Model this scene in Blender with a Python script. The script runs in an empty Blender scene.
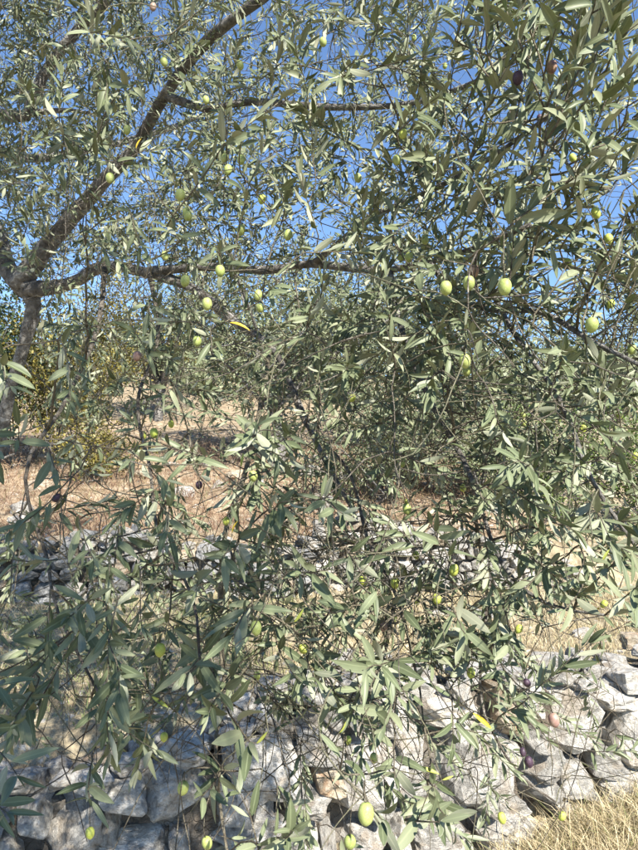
import bpy, bmesh, math, random
import numpy as np
from mathutils import Vector, Matrix, noise as mnoise
random.seed(11)
rng = np.random.default_rng(11)
scene = bpy.context.scene
COL = scene.collection

# ------------------------------------------------------------------ camera, sky, sun, exposure
CAM_H = 1.6
PITCH = math.radians(4.0)
FPX = 642.0                                   # focal length in pixels of a 638 x 850 picture
cam_data = bpy.data.cameras.new('camera')
cam_data.sensor_fit = 'VERTICAL'
cam_data.sensor_height = 24.0
cam_data.lens = 24.0 * FPX / 850.0
cam_data.clip_start = 0.02
cam_data.clip_end = 2000.0
cam = bpy.data.objects.new('camera', cam_data)
COL.objects.link(cam)
cam.location = (0, 0, CAM_H)
cam.rotation_euler = (math.pi / 2 + PITCH, 0, 0)
scene.camera = cam

SUN_TO = Vector((0.36, -0.66, 0.66)).normalized()
world = bpy.data.worlds.new('World')
scene.world = world
world.use_nodes = True
wn = world.node_tree
sky = wn.nodes.new('ShaderNodeTexSky')
sky.sky_type = 'NISHITA'
sky.sun_disc = False
sky.sun_elevation = math.asin(SUN_TO.z)
sky.sun_rotation = math.atan2(SUN_TO.x, SUN_TO.y)
sky.altitude = 900
sky.air_density = 1.0
sky.dust_density = 0.0
sky.ozone_density = 5.0
wn.links.new(sky.outputs[0], wn.nodes['Background'].inputs[0])
wn.nodes['Background'].inputs[1].default_value = 0.1

sd = bpy.data.lights.new('sun', 'SUN')
sd.energy = 5.0
sd.angle = math.radians(0.53)
sd.color = (1.0, 0.95, 0.87)
sun = bpy.data.objects.new('sun', sd)
COL.objects.link(sun)
sun.location = (4, -4, 8)
sun.rotation_euler = (-SUN_TO).to_track_quat('-Z', 'Y').to_euler()

scene.view_settings.view_transform = 'Standard'
scene.view_settings.look = 'None'
scene.view_settings.gamma = 1.0
scene.view_settings.exposure = 1.42
scene.view_settings.use_curve_mapping = False
scene.render.engine = 'CYCLES'
scene.cycles.max_bounces = 4
scene.cycles.diffuse_bounces = 2
scene.cycles.glossy_bounces = 1
scene.cycles.transmission_bounces = 3

# ------------------------------------------------------------------ helpers
CP, SP = math.cos(PITCH), math.sin(PITCH)
def P(px, py, d):
    """a point in the grove seen in direction px, py at depth d metres"""
    x = (px - 319.0) / FPX
    v = -(py - 425.0) / FPX
    return Vector((x * d, (CP - v * SP) * d, CAM_H + (SP + v * CP) * d))
CAMPOS = np.array([0, 0, CAM_H])
def project(pts):
    q = np.asarray(pts, float) - CAMPOS
    dep = q[..., 1] * CP + q[..., 2] * SP
    up = -q[..., 1] * SP + q[..., 2] * CP
    dd = np.maximum(dep, 1e-4)
    return 319 + q[..., 0] / dd * FPX, 425 - up / dd * FPX, dep

def link(o, parent=None):
    COL.objects.link(o)
    if parent is not None:
        o.parent = parent
    return o
def tag(o, label=None, cat=None, group=None, kind=None):
    if label: o['label'] = label
    if cat: o['category'] = cat
    if group: o['group'] = group
    if kind: o['kind'] = kind
    return o
def empty(name, loc):
    o = bpy.data.objects.new(name, None)
    o.empty_display_size = 0.1
    o.location = loc
    return link(o)
def mesh_from(name, V, F, mats, smooth=True, fm=None):
    me = bpy.data.meshes.new(name)
    me.from_pydata([tuple(v) for v in V], [], F)
    for m in mats: me.materials.append(m)
    if fm is not None: me.polygons.foreach_set('material_index', fm)
    me.polygons.foreach_set('use_smooth', [smooth] * len(me.polygons))
    me.update()
    return me
def big_mesh(name, V, tris, mats, fm=None, attrs=None, smooth=True):
    """triangle mesh straight from numpy arrays"""
    me = bpy.data.meshes.new(name)
    V = np.asarray(V, np.float32); tris = np.asarray(tris, np.int32)
    n = len(tris)
    me.vertices.add(len(V)); me.vertices.foreach_set('co', V.ravel())
    me.loops.add(n * 3); me.loops.foreach_set('vertex_index', tris.ravel())
    me.polygons.add(n)
    me.polygons.foreach_set('loop_start', np.arange(0, n * 3, 3, dtype=np.int32))
    me.polygons.foreach_set('loop_total', np.full(n, 3, np.int32))
    for m in mats: me.materials.append(m)
    if fm is not None: me.polygons.foreach_set('material_index', np.asarray(fm, np.int32))
    me.polygons.foreach_set('use_smooth', np.full(n, smooth, dtype=bool))
    for k, a in (attrs or {}).items():
        at = me.attributes.new(k, 'FLOAT', 'POINT')
        at.data.foreach_set('value', np.asarray(a, np.float32))
    me.update(calc_edges=True)
    return me

# ------------------------------------------------------------------ materials
class NT:
    def __init__(s, name):
        s.m = bpy.data.materials.new(name); s.m.use_nodes = True
        s.t = s.m.node_tree; s.t.nodes.clear()
        s.out = s.t.nodes.new('ShaderNodeOutputMaterial')
    def n(s, typ, **kw):
        nd = s.t.nodes.new('ShaderNode' + typ)
        for k, v in kw.items():
            if k.startswith('i_'):
                key = k[2:]
                nd.inputs[int(key) if key.isdigit() else key.replace('_', ' ')].default_value = v
            else: setattr(nd, k, v)
        return nd
    def l(s, a, b): s.t.links.new(a, b)
    def coords(s, obj=True):
        return s.n('TexCoord').outputs['Object' if obj else 'Generated']
    def noise(s, co, scale, detail=4, rough=0.55, dist=0.0):
        nd = s.n('TexNoise'); nd.inputs['Scale'].default_value = scale
        nd.inputs['Detail'].default_value = detail; nd.inputs['Roughness'].default_value = rough
        nd.inputs['Distortion'].default_value = dist
        s.l(co, nd.inputs['Vector']); return nd.outputs['Fac']
    def ramp(s, fac, stops):
        nd = s.n('ValToRGB'); e = nd.color_ramp.elements
        while len(e) < len(stops): e.new(0.5)
        for el, (p, c) in zip(e, stops):
            el.position = p; el.color = (c[0], c[1], c[2], 1) if not isinstance(c, (int, float)) else (c, c, c, 1)
        s.l(fac, nd.inputs[0]); return nd.outputs[0]
    def mix(s, fac, a, b, blend='MIX'):
        nd = s.n('Mix', data_type='RGBA', blend_type=blend)
        for sock, val in ((nd.inputs[0], fac), (nd.inputs[6], a), (nd.inputs[7], b)):
            if hasattr(val, 'is_output'): s.l(val, sock)
            elif isinstance(val, (int, float)): sock.default_value = val
            else: sock.default_value = (val[0], val[1], val[2], 1)
        return nd.outputs[2]
    def math(s, op, a, b=0.0, clamp=False):
        nd = s.n('Math', operation=op, use_clamp=clamp)
        for sock, val in ((nd.inputs[0], a), (nd.inputs[1], b)):
            if hasattr(val, 'is_output'): s.l(val, sock)
            else: sock.default_value = val
        return nd.outputs[0]
    def bump(s, h, strength=0.5, dist=0.01):
        nd = s.n('Bump'); nd.inputs['Strength'].default_value = strength; nd.inputs['Distance'].default_value = dist
        s.l(h, nd.inputs['Height']); return nd.outputs[0]
    def principled(s, col, rough=0.6, spec=0.5, normal=None):
        b = s.n('BsdfPrincipled')
        for sock, val in ((b.inputs['Base Color'], col), (b.inputs['Roughness'], rough)):
            if hasattr(val, 'is_output'): s.l(val, sock)
            elif isinstance(val, (int, float)): sock.default_value = val
            else: sock.default_value = (val[0], val[1], val[2], 1)
        b.inputs['Specular IOR Level'].default_value = spec
        if normal is not None: s.l(normal, b.inputs['Normal'])
        return b
    def done(s, shader):
        s.l(shader, s.out.inputs[0]); return s.m

def leaf_material(name, stops, rib, rough, spec, trans_col, trans, sheen_noise=True):
    n = NT(name)
    at = n.n('Attribute', attribute_name='tint').outputs['Fac']
    oi = n.n('ObjectInfo').outputs['Random']
    t = n.math('FRACT', n.math('ADD', at, n.math('MULTIPLY', oi, 3.7)))
    col = n.ramp(t, stops)
    co = n.coords()
    mott = n.noise(co, 140.0, 3)
    col = n.mix(n.math('MULTIPLY', mott, 0.45), col, (stops[0][1][0] * .7, stops[0][1][1] * .72, stops[0][1][2] * .7))
    rb = n.n('Attribute', attribute_name='rib').outputs['Fac']
    ribm = n.math('MULTIPLY', n.math('SUBTRACT', rb, 0.80, True), 3.4, True)
    col = n.mix(ribm, col, rib)
    p = n.principled(col, rough, spec)
    tr = n.n('BsdfTranslucent'); 
    tr.inputs[0].default_value = (*trans_col, 1)
    mx = n.n('MixShader'); mx.inputs[0].default_value = trans
    n.l(p.outputs[0], mx.inputs[1]); n.l(tr.outputs[0], mx.inputs[2])
    return n.done(mx.outputs[0])

M = {}
M['leaf_top'] = leaf_material('olive_leaf_upper_side',
    [(0.0, (0.105, 0.128, 0.066)), (0.45, (0.178, 0.206, 0.115)), (0.8, (0.245, 0.270, 0.165)), (1.0, (0.315, 0.328, 0.205))],
    (0.30, 0.34, 0.19), 0.46, 0.30, (0.24, 0.31, 0.07), 0.22)
M['leaf_under'] = leaf_material('olive_leaf_silvery_underside',
    [(0.0, (0.26, 0.275, 0.185)), (0.5, (0.33, 0.345, 0.24)), (1.0, (0.41, 0.415, 0.30))],
    (0.46, 0.46, 0.32), 0.62, 0.35, (0.24, 0.31, 0.07), 0.22)
M['leaf_yellow'] = leaf_material('yellowed_leaf',
    [(0.0, (0.58, 0.42, 0.03)), (1.0, (0.66, 0.50, 0.06))], (0.7, 0.58, 0.15), 0.5, 0.4, (0.8, 0.6, 0.05), 0.3)
M['leaf_lime'] = leaf_material('yellow_green_leaf',
    [(0.0, (0.32, 0.36, 0.06)), (1.0, (0.40, 0.42, 0.09))], (0.48, 0.48, 0.2), 0.5, 0.4, (0.45, 0.5, 0.05), 0.25)
M['back_leaf'] = leaf_material('grove_leaf',
    [(0.0, (0.13, 0.155, 0.078)), (0.5, (0.205, 0.23, 0.12)), (1.0, (0.30, 0.31, 0.18))],
    (0.3, 0.3, 0.2), 0.5, 0.4, (0.2, 0.26, 0.06), 0.15)
M['yellow_shrub_leaf'] = leaf_material('yellowing_shrub_leaf',
    [(0.0, (0.08, 0.085, 0.025)), (0.5, (0.20, 0.165, 0.04)), (1.0, (0.34, 0.28, 0.065))],
    (0.4, 0.35, 0.1), 0.5, 0.4, (0.45, 0.38, 0.05), 0.25)
M['green_shrub_leaf'] = leaf_material('green_shrub_leaf',
    [(0.0, (0.07, 0.11, 0.025)), (0.5, (0.12, 0.18, 0.04)), (1.0, (0.20, 0.26, 0.06))],
    (0.2, 0.26, 0.08), 0.45, 0.45, (0.25, 0.4, 0.05), 0.22)
M['dark_shrub_leaf'] = leaf_material('dark_evergreen_leaf',
    [(0.0, (0.030, 0.052, 0.026)), (0.5, (0.055, 0.085, 0.038)), (1.0, (0.085, 0.12, 0.05))],
    (0.1, 0.13, 0.06), 0.4, 0.5, (0.12, 0.2, 0.03), 0.15)

def bark_material(name, a, b, c, sc=38.0):
    n = NT(name); co = n.coords()
    mp = n.n('Mapping'); mp.inputs['Scale'].default_value = (1, 1, 1); n.l(co, mp.inputs[0])
    f1 = n.noise(mp.outputs[0], sc, 6, 0.65, 0.4)
    f2 = n.noise(mp.outputs[0], sc * 0.22, 3)
    f3 = n.noise(mp.outputs[0], sc * 4.0, 3, 0.6)
    col = n.ramp(f1, [(0.34, a), (0.52, b), (0.70, c)])
    col = n.mix(n.ramp(f2, [(0.4, 0.0), (0.65, 0.7)]), col, a)
    h = n.math('ADD', f1, n.math('MULTIPLY', f3, 0.35))
    return n.done(n.principled(col, 0.85, 0.25, n.bump(h, 1.0, 0.02)).outputs[0])
M['bark'] = bark_material('olive_bark', (0.07, 0.063, 0.055), (0.20, 0.188, 0.17), (0.46, 0.445, 0.41))
M['twig'] = bark_material('twig_bark', (0.14, 0.115, 0.08), (0.25, 0.22, 0.155), (0.38, 0.35, 0.26), 90.0)
M['shoot'] = bark_material('young_shoot_bark', (0.20, 0.19, 0.12), (0.31, 0.29, 0.19), (0.44, 0.41, 0.29), 120.0)
M['dead_twig'] = bark_material('bare_twig_bark', (0.085, 0.07, 0.055), (0.19, 0.165, 0.13), (0.40, 0.37, 0.32), 70.0)

def olive_material(name, base, blush, spots, mixlo, mixhi):
    n = NT(name); co = n.coords()
    oi = n.n('ObjectInfo').outputs['Random']
    f = n.noise(co, 2.6, 4, 0.6)
    col = n.mix(n.ramp(f, [(mixlo, 0.0), (mixhi, 1.0)]), base, blush)
    col = n.mix(n.math('MULTIPLY', oi, 0.35), col, (base[0] * 0.72, base[1] * 0.85, base[2] * 0.7))
    v = n.n('TexVoronoi'); v.inputs['Scale'].default_value = 15.0; n.l(co, v.inputs['Vector'])
    sp = n.math('MULTIPLY', n.math('LESS_THAN', v.outputs['Distance'], 0.24), 0.6)
    col = n.mix(sp, col, spots)
    p = n.principled(col, n.ramp(f, [(0.3, 0.42), (0.7, 0.62)]), 0.4, n.bump(n.noise(co, 9.0, 3), 0.06, 0.03))
    p.inputs['Subsurface Weight'].default_value = 0.12
    p.inputs['Subsurface Radius'].default_value = (0.004, 0.004, 0.0015)
    p.inputs['Subsurface Scale'].default_value = 1.0
    return n.done(p.outputs[0])
M['olive_green'] = olive_material('green_olive_skin', (0.27, 0.315, 0.085), (0.37, 0.405, 0.14), (0.52, 0.54, 0.30), 0.35, 0.7)
M['olive_yellow'] = olive_material('yellow_olive_skin', (0.33, 0.385, 0.06), (0.46, 0.48, 0.11), (0.60, 0.60, 0.28), 0.35, 0.7)
M['olive_turning'] = olive_material('turning_olive_skin', (0.40, 0.26, 0.17), (0.17, 0.085, 0.085), (0.5, 0.38, 0.28), 0.35, 0.65)
M['olive_dark'] = olive_material('dark_olive_skin', (0.035, 0.018, 0.035), (0.075, 0.04, 0.06), (0.16, 0.12, 0.14), 0.35, 0.7)
M['olive_pink'] = olive_material('rosy_olive_skin', (0.34, 0.23, 0.18), (0.23, 0.11, 0.10), (0.48, 0.38, 0.32), 0.35, 0.7)

def stone_material(name, pale, mid, dark, ochre, och_amt):
    n = NT(name); co = n.coords()
    oi = n.n('ObjectInfo').outputs['Random']
    off = n.n('VectorMath', operation='ADD')
    sc = n.n('Combine' + 'XYZ')
    n.l(n.math('MULTIPLY', oi, 37.0), sc.inputs[0]); n.l(n.math('MULTIPLY', oi, 91.0), sc.inputs[1])
    n.l(co, off.inputs[0]); n.l(sc.outputs[0], off.inputs[1])
    v = off.outputs[0]
    f1 = n.noise(v, 6.0, 6, 0.62, 0.3)
    f2 = n.noise(v, 28.0, 5, 0.65)
    f3 = n.noise(v, 3.1, 4, 0.5, 0.5)
    f4 = n.noise(v, 110.0, 4, 0.7)
    col = n.ramp(f1, [(0.30, dark), (0.47, mid), (0.66, pale)])
    col = n.mix(n.ramp(f3, [(0.50, 0.0), (0.66, och_amt)]), col, ochre)
    col = n.mix(n.ramp(f2, [(0.56, 0.0), (0.70, 0.75)]), col, dark)
    col = n.mix(n.ramp(f4, [(0.60, 0.0), (0.72, 0.5)]), col, pale)
    vr = n.math('ADD', n.math('MULTIPLY', oi, 0.5), 0.72)
    cv = n.n('Mix', data_type='RGBA', blend_type='MULTIPLY'); cv.inputs[0].default_value = 1.0
    n.l(col, cv.inputs[6]); 
    cc = n.n('CombineColor'); 
    for i in range(3): n.l(vr, cc.inputs[i])
    n.l(cc.outputs[0], cv.inputs[7])
    # cracks
    vo = n.n('TexVoronoi', feature='DISTANCE_TO_EDGE'); vo.inputs['Scale'].default_value = 5.0
    wv = n.n('VectorMath', operation='ADD'); n.l(v, wv.inputs[0])
    nz = n.n('TexNoise'); nz.inputs['Scale'].default_value = 7.0; n.l(v, nz.inputs['Vector'])
    n.l(nz.outputs['Color'], wv.inputs[1]); n.l(wv.outputs[0], vo.inputs['Vector'])
    crack = n.ramp(vo.outputs['Distance'], [(0.0, 0.0), (0.035, 1.0)])
    h = n.math('ADD', n.math('ADD', n.math('MULTIPLY', f1, 1.0), n.math('MULTIPLY', f2, 0.5)),
               n.math('ADD', n.math('MULTIPLY', f4, 0.16), n.math('MULTIPLY', crack, 0.22)))
    return n.done(n.principled(cv.outputs[2], 0.88, 0.25, n.bump(h, 0.9, 0.035)).outputs[0])
M['stone'] = stone_material('weathered_limestone', (0.68, 0.65, 0.585), (0.48, 0.455, 0.405), (0.19, 0.18, 0.16), (0.46, 0.36, 0.25), 0.55)
M['stone_ochre'] = stone_material('ochre_limestone', (0.60, 0.53, 0.42), (0.46, 0.38, 0.27), (0.24, 0.20, 0.15), (0.42, 0.26, 0.15), 0.8)
M['stone_shade_grey'] = stone_material('shade_grey_limestone', (0.48, 0.47, 0.45), (0.31, 0.31, 0.30), (0.15, 0.15, 0.145), (0.30, 0.26, 0.20), 0.3)
M['rubble'] = stone_material('rubble_core', (0.20, 0.18, 0.15), (0.12, 0.105, 0.085), (0.05, 0.045, 0.04), (0.16, 0.11, 0.07), 0.5)  # shade of the wall gaps is put into this dark colour

def ground_material():
    n = NT('stony_ground'); co = n.coords()
    f1 = n.noise(co, 0.9, 6, 0.6, 0.3)
    f2 = n.noise(co, 7.0, 6, 0.65)
    f3 = n.noise(co, 45.0, 4, 0.7)
    zone = n.n('Attribute', attribute_name='soil').outputs['Fac']      # 0 straw-covered, 1 bare red-brown earth
    straw = n.ramp(f2, [(0.30, (0.17, 0.135, 0.08)), (0.5, (0.31, 0.26, 0.165)), (0.72, (0.46, 0.40, 0.27))])
    soil = n.ramp(f2, [(0.32, (0.13, 0.08, 0.05)), (0.5, (0.29, 0.205, 0.13)), (0.70, (0.46, 0.38, 0.27))])
    w = n.math('ADD', zone, n.math('SUBTRACT', n.math('MULTIPLY', f1, 0.8), 0.4), True)
    col = n.mix(w, straw, soil)
    col = n.mix(n.ramp(f3, [(0.52, 0.0), (0.68, 0.55)]), col, (0.12, 0.085, 0.055))
    st = n.ramp(n.noise(co, 17.0, 3, 0.5), [(0.62, 0.0), (0.68, 0.85)])
    col = n.mix(st, col, (0.50, 0.46, 0.40))
    h = n.math('ADD', f2, n.math('MULTIPLY', f3, 0.4))
    return n.done(n.principled(col, 0.95, 0.1, n.bump(h, 0.9, 0.05)).outputs[0])
M['ground'] = ground_material()

def straw_material(name, stops):
    n = NT(name)
    at = n.n('Attribute', attribute_name='tint').outputs['Fac']
    p = n.principled(n.ramp(at, stops), 0.7, 0.25)
    tr = n.n('BsdfTranslucent'); n.l(n.ramp(at, stops), tr.inputs[0])
    mx = n.n('MixShader'); mx.inputs[0].default_value = 0.2
    n.l(p.outputs[0], mx.inputs[1]); n.l(tr.outputs[0], mx.inputs[2])
    return n.done(mx.outputs[0])
M['straw'] = straw_material('dry_straw', [(0.0, (0.26, 0.20, 0.10)), (0.45, (0.50, 0.41, 0.24)), (0.9, (0.66, 0.57, 0.37)), (0.94, (0.26, 0.28, 0.11)), (1.0, (0.18, 0.22, 0.08))])
M['brush'] = straw_material('red_brown_stalks', [(0.0, (0.12, 0.07, 0.045)), (0.5, (0.22, 0.13, 0.085)), (0.8, (0.38, 0.28, 0.18)), (1.0, (0.20, 0.20, 0.09))])

# ------------------------------------------------------------------ the ground: terraces stepping up a hillside
def near_y(x): return 2.86 + 0.25 * x          # face of the near dry stone wall
def far_y(x): return 5.75 + 0.14 * x           # face of the far dry stone wall
def sstep(a, b, v):
    t = np.clip((v - a) / (b - a), 0, 1); return t * t * (3 - 2 * t)
def ground_z(x, y):
    x = np.asarray(x, float); y = np.asarray(y, float)
    z = 0.45 * sstep(0.12, 0.34, y - near_y(x)) + 0.02 * np.clip(y - near_y(x) - 0.3, 0, 4)
    yf = y - far_y(x)
    terr = 0.42 * sstep(0.12, 0.36, yf) + 0.22 * np.clip(yf - 0.4, 0, 400) - 0.0
    ramp = 0.14 * np.clip(yf - 1.6, 0, 3.5) + 0.22 * np.clip(yf - 3.0, 0, 400)
    w = sstep(2.2, 3.4, x)
    z = z + terr * (1 - w) + ramp * w
    far = np.clip(y - 30, 0, 400)
    z = z - 0.10 * far * (far > 0)
    z = z - 0.20 * (1 - sstep(0.5, 1.5, x)) * (1 - sstep(0.1, 0.34, y - near_y(x)))
    z = z + 0.05 * np.sin(x * 1.7 + y * 0.9) * sstep(0.5, 3, np.abs(yf) + 0.0) * 0.6 + 0.03 * np.sin(x * 4.1 - y * 3.3)
    z = z + 0.6 * np.sin(x * 0.11 + 1.0) * sstep(14, 40, y)
    return z
def gz(x, y): return float(ground_z(x, y))
def build_ground():
    def axis(lo, hi, fine_lo, fine_hi, step, grow=1.25):
        a = list(np.arange(fine_lo, fine_hi + 1e-6, step))
        s = step; v = fine_lo
        while v > lo: s *= grow; v -= s; a.insert(0, v)
        s = step; v = fine_hi
        while v < hi: s *= grow; v += s; a.append(v)
        return np.array(a)
    X = axis(-260, 260, -5, 5.5, 0.075); Y = axis(-60, 320, 1.6, 11.5, 0.075)
    gx, gy = np.meshgrid(X, Y)
    gzz = ground_z(gx, gy)
    nz = np.array([mnoise.noise((a * 2.3, b * 2.3, 0.0)) * 0.035 + mnoise.noise((a * 7.0, b * 7.0, 3.0)) * 0.016 for a, b in zip(gx.ravel(), gy.ravel())])
    V = np.stack([gx.ravel(), gy.ravel(), gzz.ravel() + nz], 1)
    ny, nx = gx.shape
    idx = np.arange(nx * ny).reshape(ny, nx)
    a, b, c, d = idx[:-1, :-1].ravel(), idx[:-1, 1:].ravel(), idx[1:, 1:].ravel(), idx[1:, :-1].ravel()
    tris = np.concatenate([np.stack([a, b, c], 1), np.stack([a, c, d], 1)])
    yf = V[:, 1] - far_y(V[:, 0])
    soil = 0.75 * sstep(0.2, 0.8, yf) * (1 - sstep(2.4, 3.2, V[:, 0])) * (1 - 0.4 * sstep(8, 16, V[:, 1])) + 0.10
    me = big_mesh('ground', V, tris, [M['ground']], attrs={'soil': soil})
    return tag(link(bpy.data.objects.new('ground', me)), kind='structure')
build_ground()

# ------------------------------------------------------------------ stones
def stone_mesh(seed, mat, bevel=0.05, rnd=0.5, sub=False):
    """an angular field stone inside a unit cube: hull of random points, chipped edges"""
    r = random.Random(seed)
    bm = bmesh.new()
    for i in range(22):
        v = Vector((r.uniform(-1, 1), r.uniform(-1, 1), r.uniform(-1, 1)))
        m = max(abs(v.x), abs(v.y), abs(v.z))
        s = v / m                                           # on the cube
        q = v.normalized()
        w = r.uniform(0.0, rnd)
        bm.verts.new((s * (1 - w) + q * w) * r.uniform(0.90, 1.0) * 0.5)
    res = bmesh.ops.convex_hull(bm, input=bm.verts[:])
    bmesh.ops.delete(bm, geom=[v for v in bm.verts if not v.link_faces], context='VERTS')
    bmesh.ops.dissolve_limit(bm, angle_limit=math.radians(14), verts=bm.verts[:], edges=bm.edges[:])
    bmesh.ops.bevel(bm, geom=bm.edges[:], offset=bevel, segments=1, affect='EDGES', clamp_overlap=True)
    bmesh.ops.triangulate(bm, faces=bm.faces[:])
    if sub:
        bmesh.ops.subdivide_edges(bm, edges=[e for e in bm.edges if e.calc_length() > 0.22], cuts=1)
        bmesh.ops.triangulate(bm, faces=bm.faces[:])
        bmesh.ops.subdivide_edges(bm, edges=[e for e in bm.edges if e.calc_length() > 0.16], cuts=1)
        bmesh.ops.triangulate(bm, faces=bm.faces[:])
        for v in bm.verts:
            v.co -= v.co.normalized() * abs(mnoise.noise(v.co * 3.0 + Vector((0, 0, seed)))) * 0.07
            v.co += v.co.normalized() * (mnoise.noise(v.co * 4.0 + Vector((seed, 0, 0))) * 0.07 + mnoise.noise(v.co * 9.0 + Vector((0, seed, 0))) * 0.04)
    me = bpy.data.meshes.new('stone')
    bm.to_mesh(me); bm.free()
    co = np.array([v.co[:] for v in me.vertices])
    lo, hi = co.min(0), co.max(0)
    co = (co - (lo + hi) / 2) / (hi - lo)
    me.vertices.foreach_set('co', co.ravel().astype(np.float32))
    me.materials.append(mat)
    me.polygons.foreach_set('use_smooth', [False] * len(me.polygons))
    me.update()
    return me
BIG = [stone_mesh(100 + i, M['stone'], 0.035, 0.45, True) for i in range(12)]
BIG_O = [stone_mesh(130 + i, M['stone_ochre'], 0.035, 0.5, True) for i in range(5)]
SML = [stone_mesh(200 + i, M['stone_shade_grey'], 0.06, 0.8, True) for i in range(10)]
SML_P = [stone_mesh(230 + i, M['stone'], 0.06, 0.8, True) for i in range(8)]
SML_O = [stone_mesh(250 + i, M['stone_ochre'], 0.06, 0.8, True) for i in range(5)]

def add_stone(parent, name, meshes, c, size, rot, r):
    o = bpy.data.objects.new(name, r.choice(meshes))
    o.rotation_euler = rot
    o.scale = size
    o.location = c
    return link(o, parent)

def dry_wall(name, label, x0, x1, yline, base_fn, top_fn, wrange, hrange, thick, pick, seed, big_blocks=(), top_rubble=True):
    r = random.Random(seed)
    root = empty(name, (0, 0, 0))
    tag(root, label, 'stone wall')
    slope = math.atan2(yline(1.0) - yline(0.0), 1.0)
    # rubble core behind the facing, coloured dark to give the gaps their shade
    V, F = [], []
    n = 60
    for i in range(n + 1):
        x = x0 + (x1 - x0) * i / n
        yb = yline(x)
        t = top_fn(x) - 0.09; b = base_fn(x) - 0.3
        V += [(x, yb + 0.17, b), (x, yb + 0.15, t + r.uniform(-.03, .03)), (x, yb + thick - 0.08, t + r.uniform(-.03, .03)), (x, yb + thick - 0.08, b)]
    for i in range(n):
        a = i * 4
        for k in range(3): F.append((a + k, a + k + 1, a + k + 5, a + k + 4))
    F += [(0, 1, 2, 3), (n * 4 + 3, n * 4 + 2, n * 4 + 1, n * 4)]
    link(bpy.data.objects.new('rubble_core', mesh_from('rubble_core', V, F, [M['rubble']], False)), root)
    # facing, course by course
    taken = []
    def put(x, z, w, h, dep=None, meshes=None, yoff=0.0, tilt=None):
        dep = dep or r.uniform(0.26, 0.4) * min(1.0, thick / 0.5)
        y = yline(x) + dep / 2 + yoff + r.uniform(-0.025, 0.03)
        rot = (r.uniform(-.10, .10), tilt if tilt is not None else r.uniform(-.13, .13), slope + r.uniform(-.15, .15))
        return add_stone(root, 'stone', meshes or pick(r, x), (x, y, z), (w * 1.0, dep, h * 1.02), rot, r)
    for (bx, bz, bw, bh, ti, ms) in big_blocks:
        put(bx, bz, bw, bh, 0.36, ms, -0.02, ti)
        taken.append((bx - bw * .42, bx + bw * .42, bz - bh * .42, bz + bh * .42))
    z = -0.06
    zmax = max(top_fn(x0 + (x1 - x0) * i / 50) - base_fn(x0 + (x1 - x0) * i / 50) for i in range(51))
    while z < zmax:
        hh = r.uniform(*hrange)
        x = x0 + r.uniform(-0.1, 0)
        while x < x1:
            w = r.uniform(*wrange) * (0.75 + 0.5 * r.random()) * (0.72 if thick > .5 and x < 0.3 else 1.0)
            h = hh * r.uniform(0.82, 1.2)
            cx = x + w / 2; cz = base_fn(cx) + z + hh / 2 + r.uniform(-.02, .02)
            if cz + h * 0.3 < top_fn(cx) and not any(a < cx < b and c < cz < d for a, b, c, d in taken):
                put(cx, cz, w, h)
            x += w
        z += hh * 0.93
    # top stones lying across the thickness
    if top_rubble:
        x = x0
        while x < x1:
            w = r.uniform(*wrange) * 0.75
            for k in range(3 if thick > 0.45 else 2):
                yy = yline(x) + 0.12 + k * thick * 0.3 + r.uniform(-.06, .06)
                h = r.uniform(0.5, 0.9) * hrange[1] * 0.8
                o = add_stone(root, 'stone', pick(r, x), (x + r.uniform(-.05, .05), yy, top_fn(x) - h * 0.22 + r.uniform(-.03, .05)), (w, w * r.uniform(.7, 1.1), h), (r.uniform(-.25, .25), r.uniform(-.25, .25), r.uniform(0, 6.28)), r)
            x += w * 0.95
    return root

def near_top(x): return 0.33 + 0.25 * float(sstep(-1.0, -0.1, x)) + 0.03 * math.sin(x * 3.1) + 0.03 * math.sin(x * 7.3 + 1)
def pick_near(r, x):
    u = r.random()
    if u < (0.22 if x > 0.4 else 0.06): return BIG_O
    return BIG
dry_wall('dry_stone_wall', 'near dry stone wall of big pale limestone blocks at the foot of the picture',
         -2.3, 2.5, near_y, lambda x: gz(x, near_y(x) - 0.05), near_top, (0.16, 0.34), (0.10, 0.17), 0.55, pick_near, 5,
         big_blocks=[(0.74, 0.20, 0.42, 0.42, 0.08, BIG), (1.20, 0.36, 0.34, 0.30, -0.06, BIG), (1.62, 0.26, 0.40, 0.42, 0.05, BIG),
                     (0.22, 0.22, 0.34, 0.34, 0.1, BIG), (-0.25, 0.30, 0.36, 0.28, -0.1, BIG), (-0.80, 0.02, 0.46, 0.20, 0.03, BIG),
                     (-1.02, 0.16, 0.24, 0.26, 0.4, BIG), (-0.62, 0.26, 0.30, 0.24, -0.15, BIG), (-0.36, 0.06, 0.4, 0.18, 0.0, BIG)])
def far_base(x): return gz(x, far_y(x) - 0.08)
def far_top(x): return far_base(x) + 0.47 + 0.07 * math.sin(x * 2.3) + 0.05 * math.sin(x * 5.9) + 0.12 * math.exp(-((x - .3) / .5) ** 2) - 0.30 * float(sstep(1.7, 2.4, x))
def pick_far(r, x):  # shade at left and sun at right put into grey and pale stones
    u = r.random()
    if x > 0.0: return SML_P if u < 0.78 else SML_O
    return SML if u < 0.62 else (SML_P if u < 0.9 else SML_O)
dry_wall('dry_stone_wall', 'far dry stone wall of small grey field stones across the terrace behind the tree',
         -3.4, 2.5, far_y, far_base, far_top, (0.10, 0.22), (0.08, 0.14), 0.45, pick_far, 8)

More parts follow.
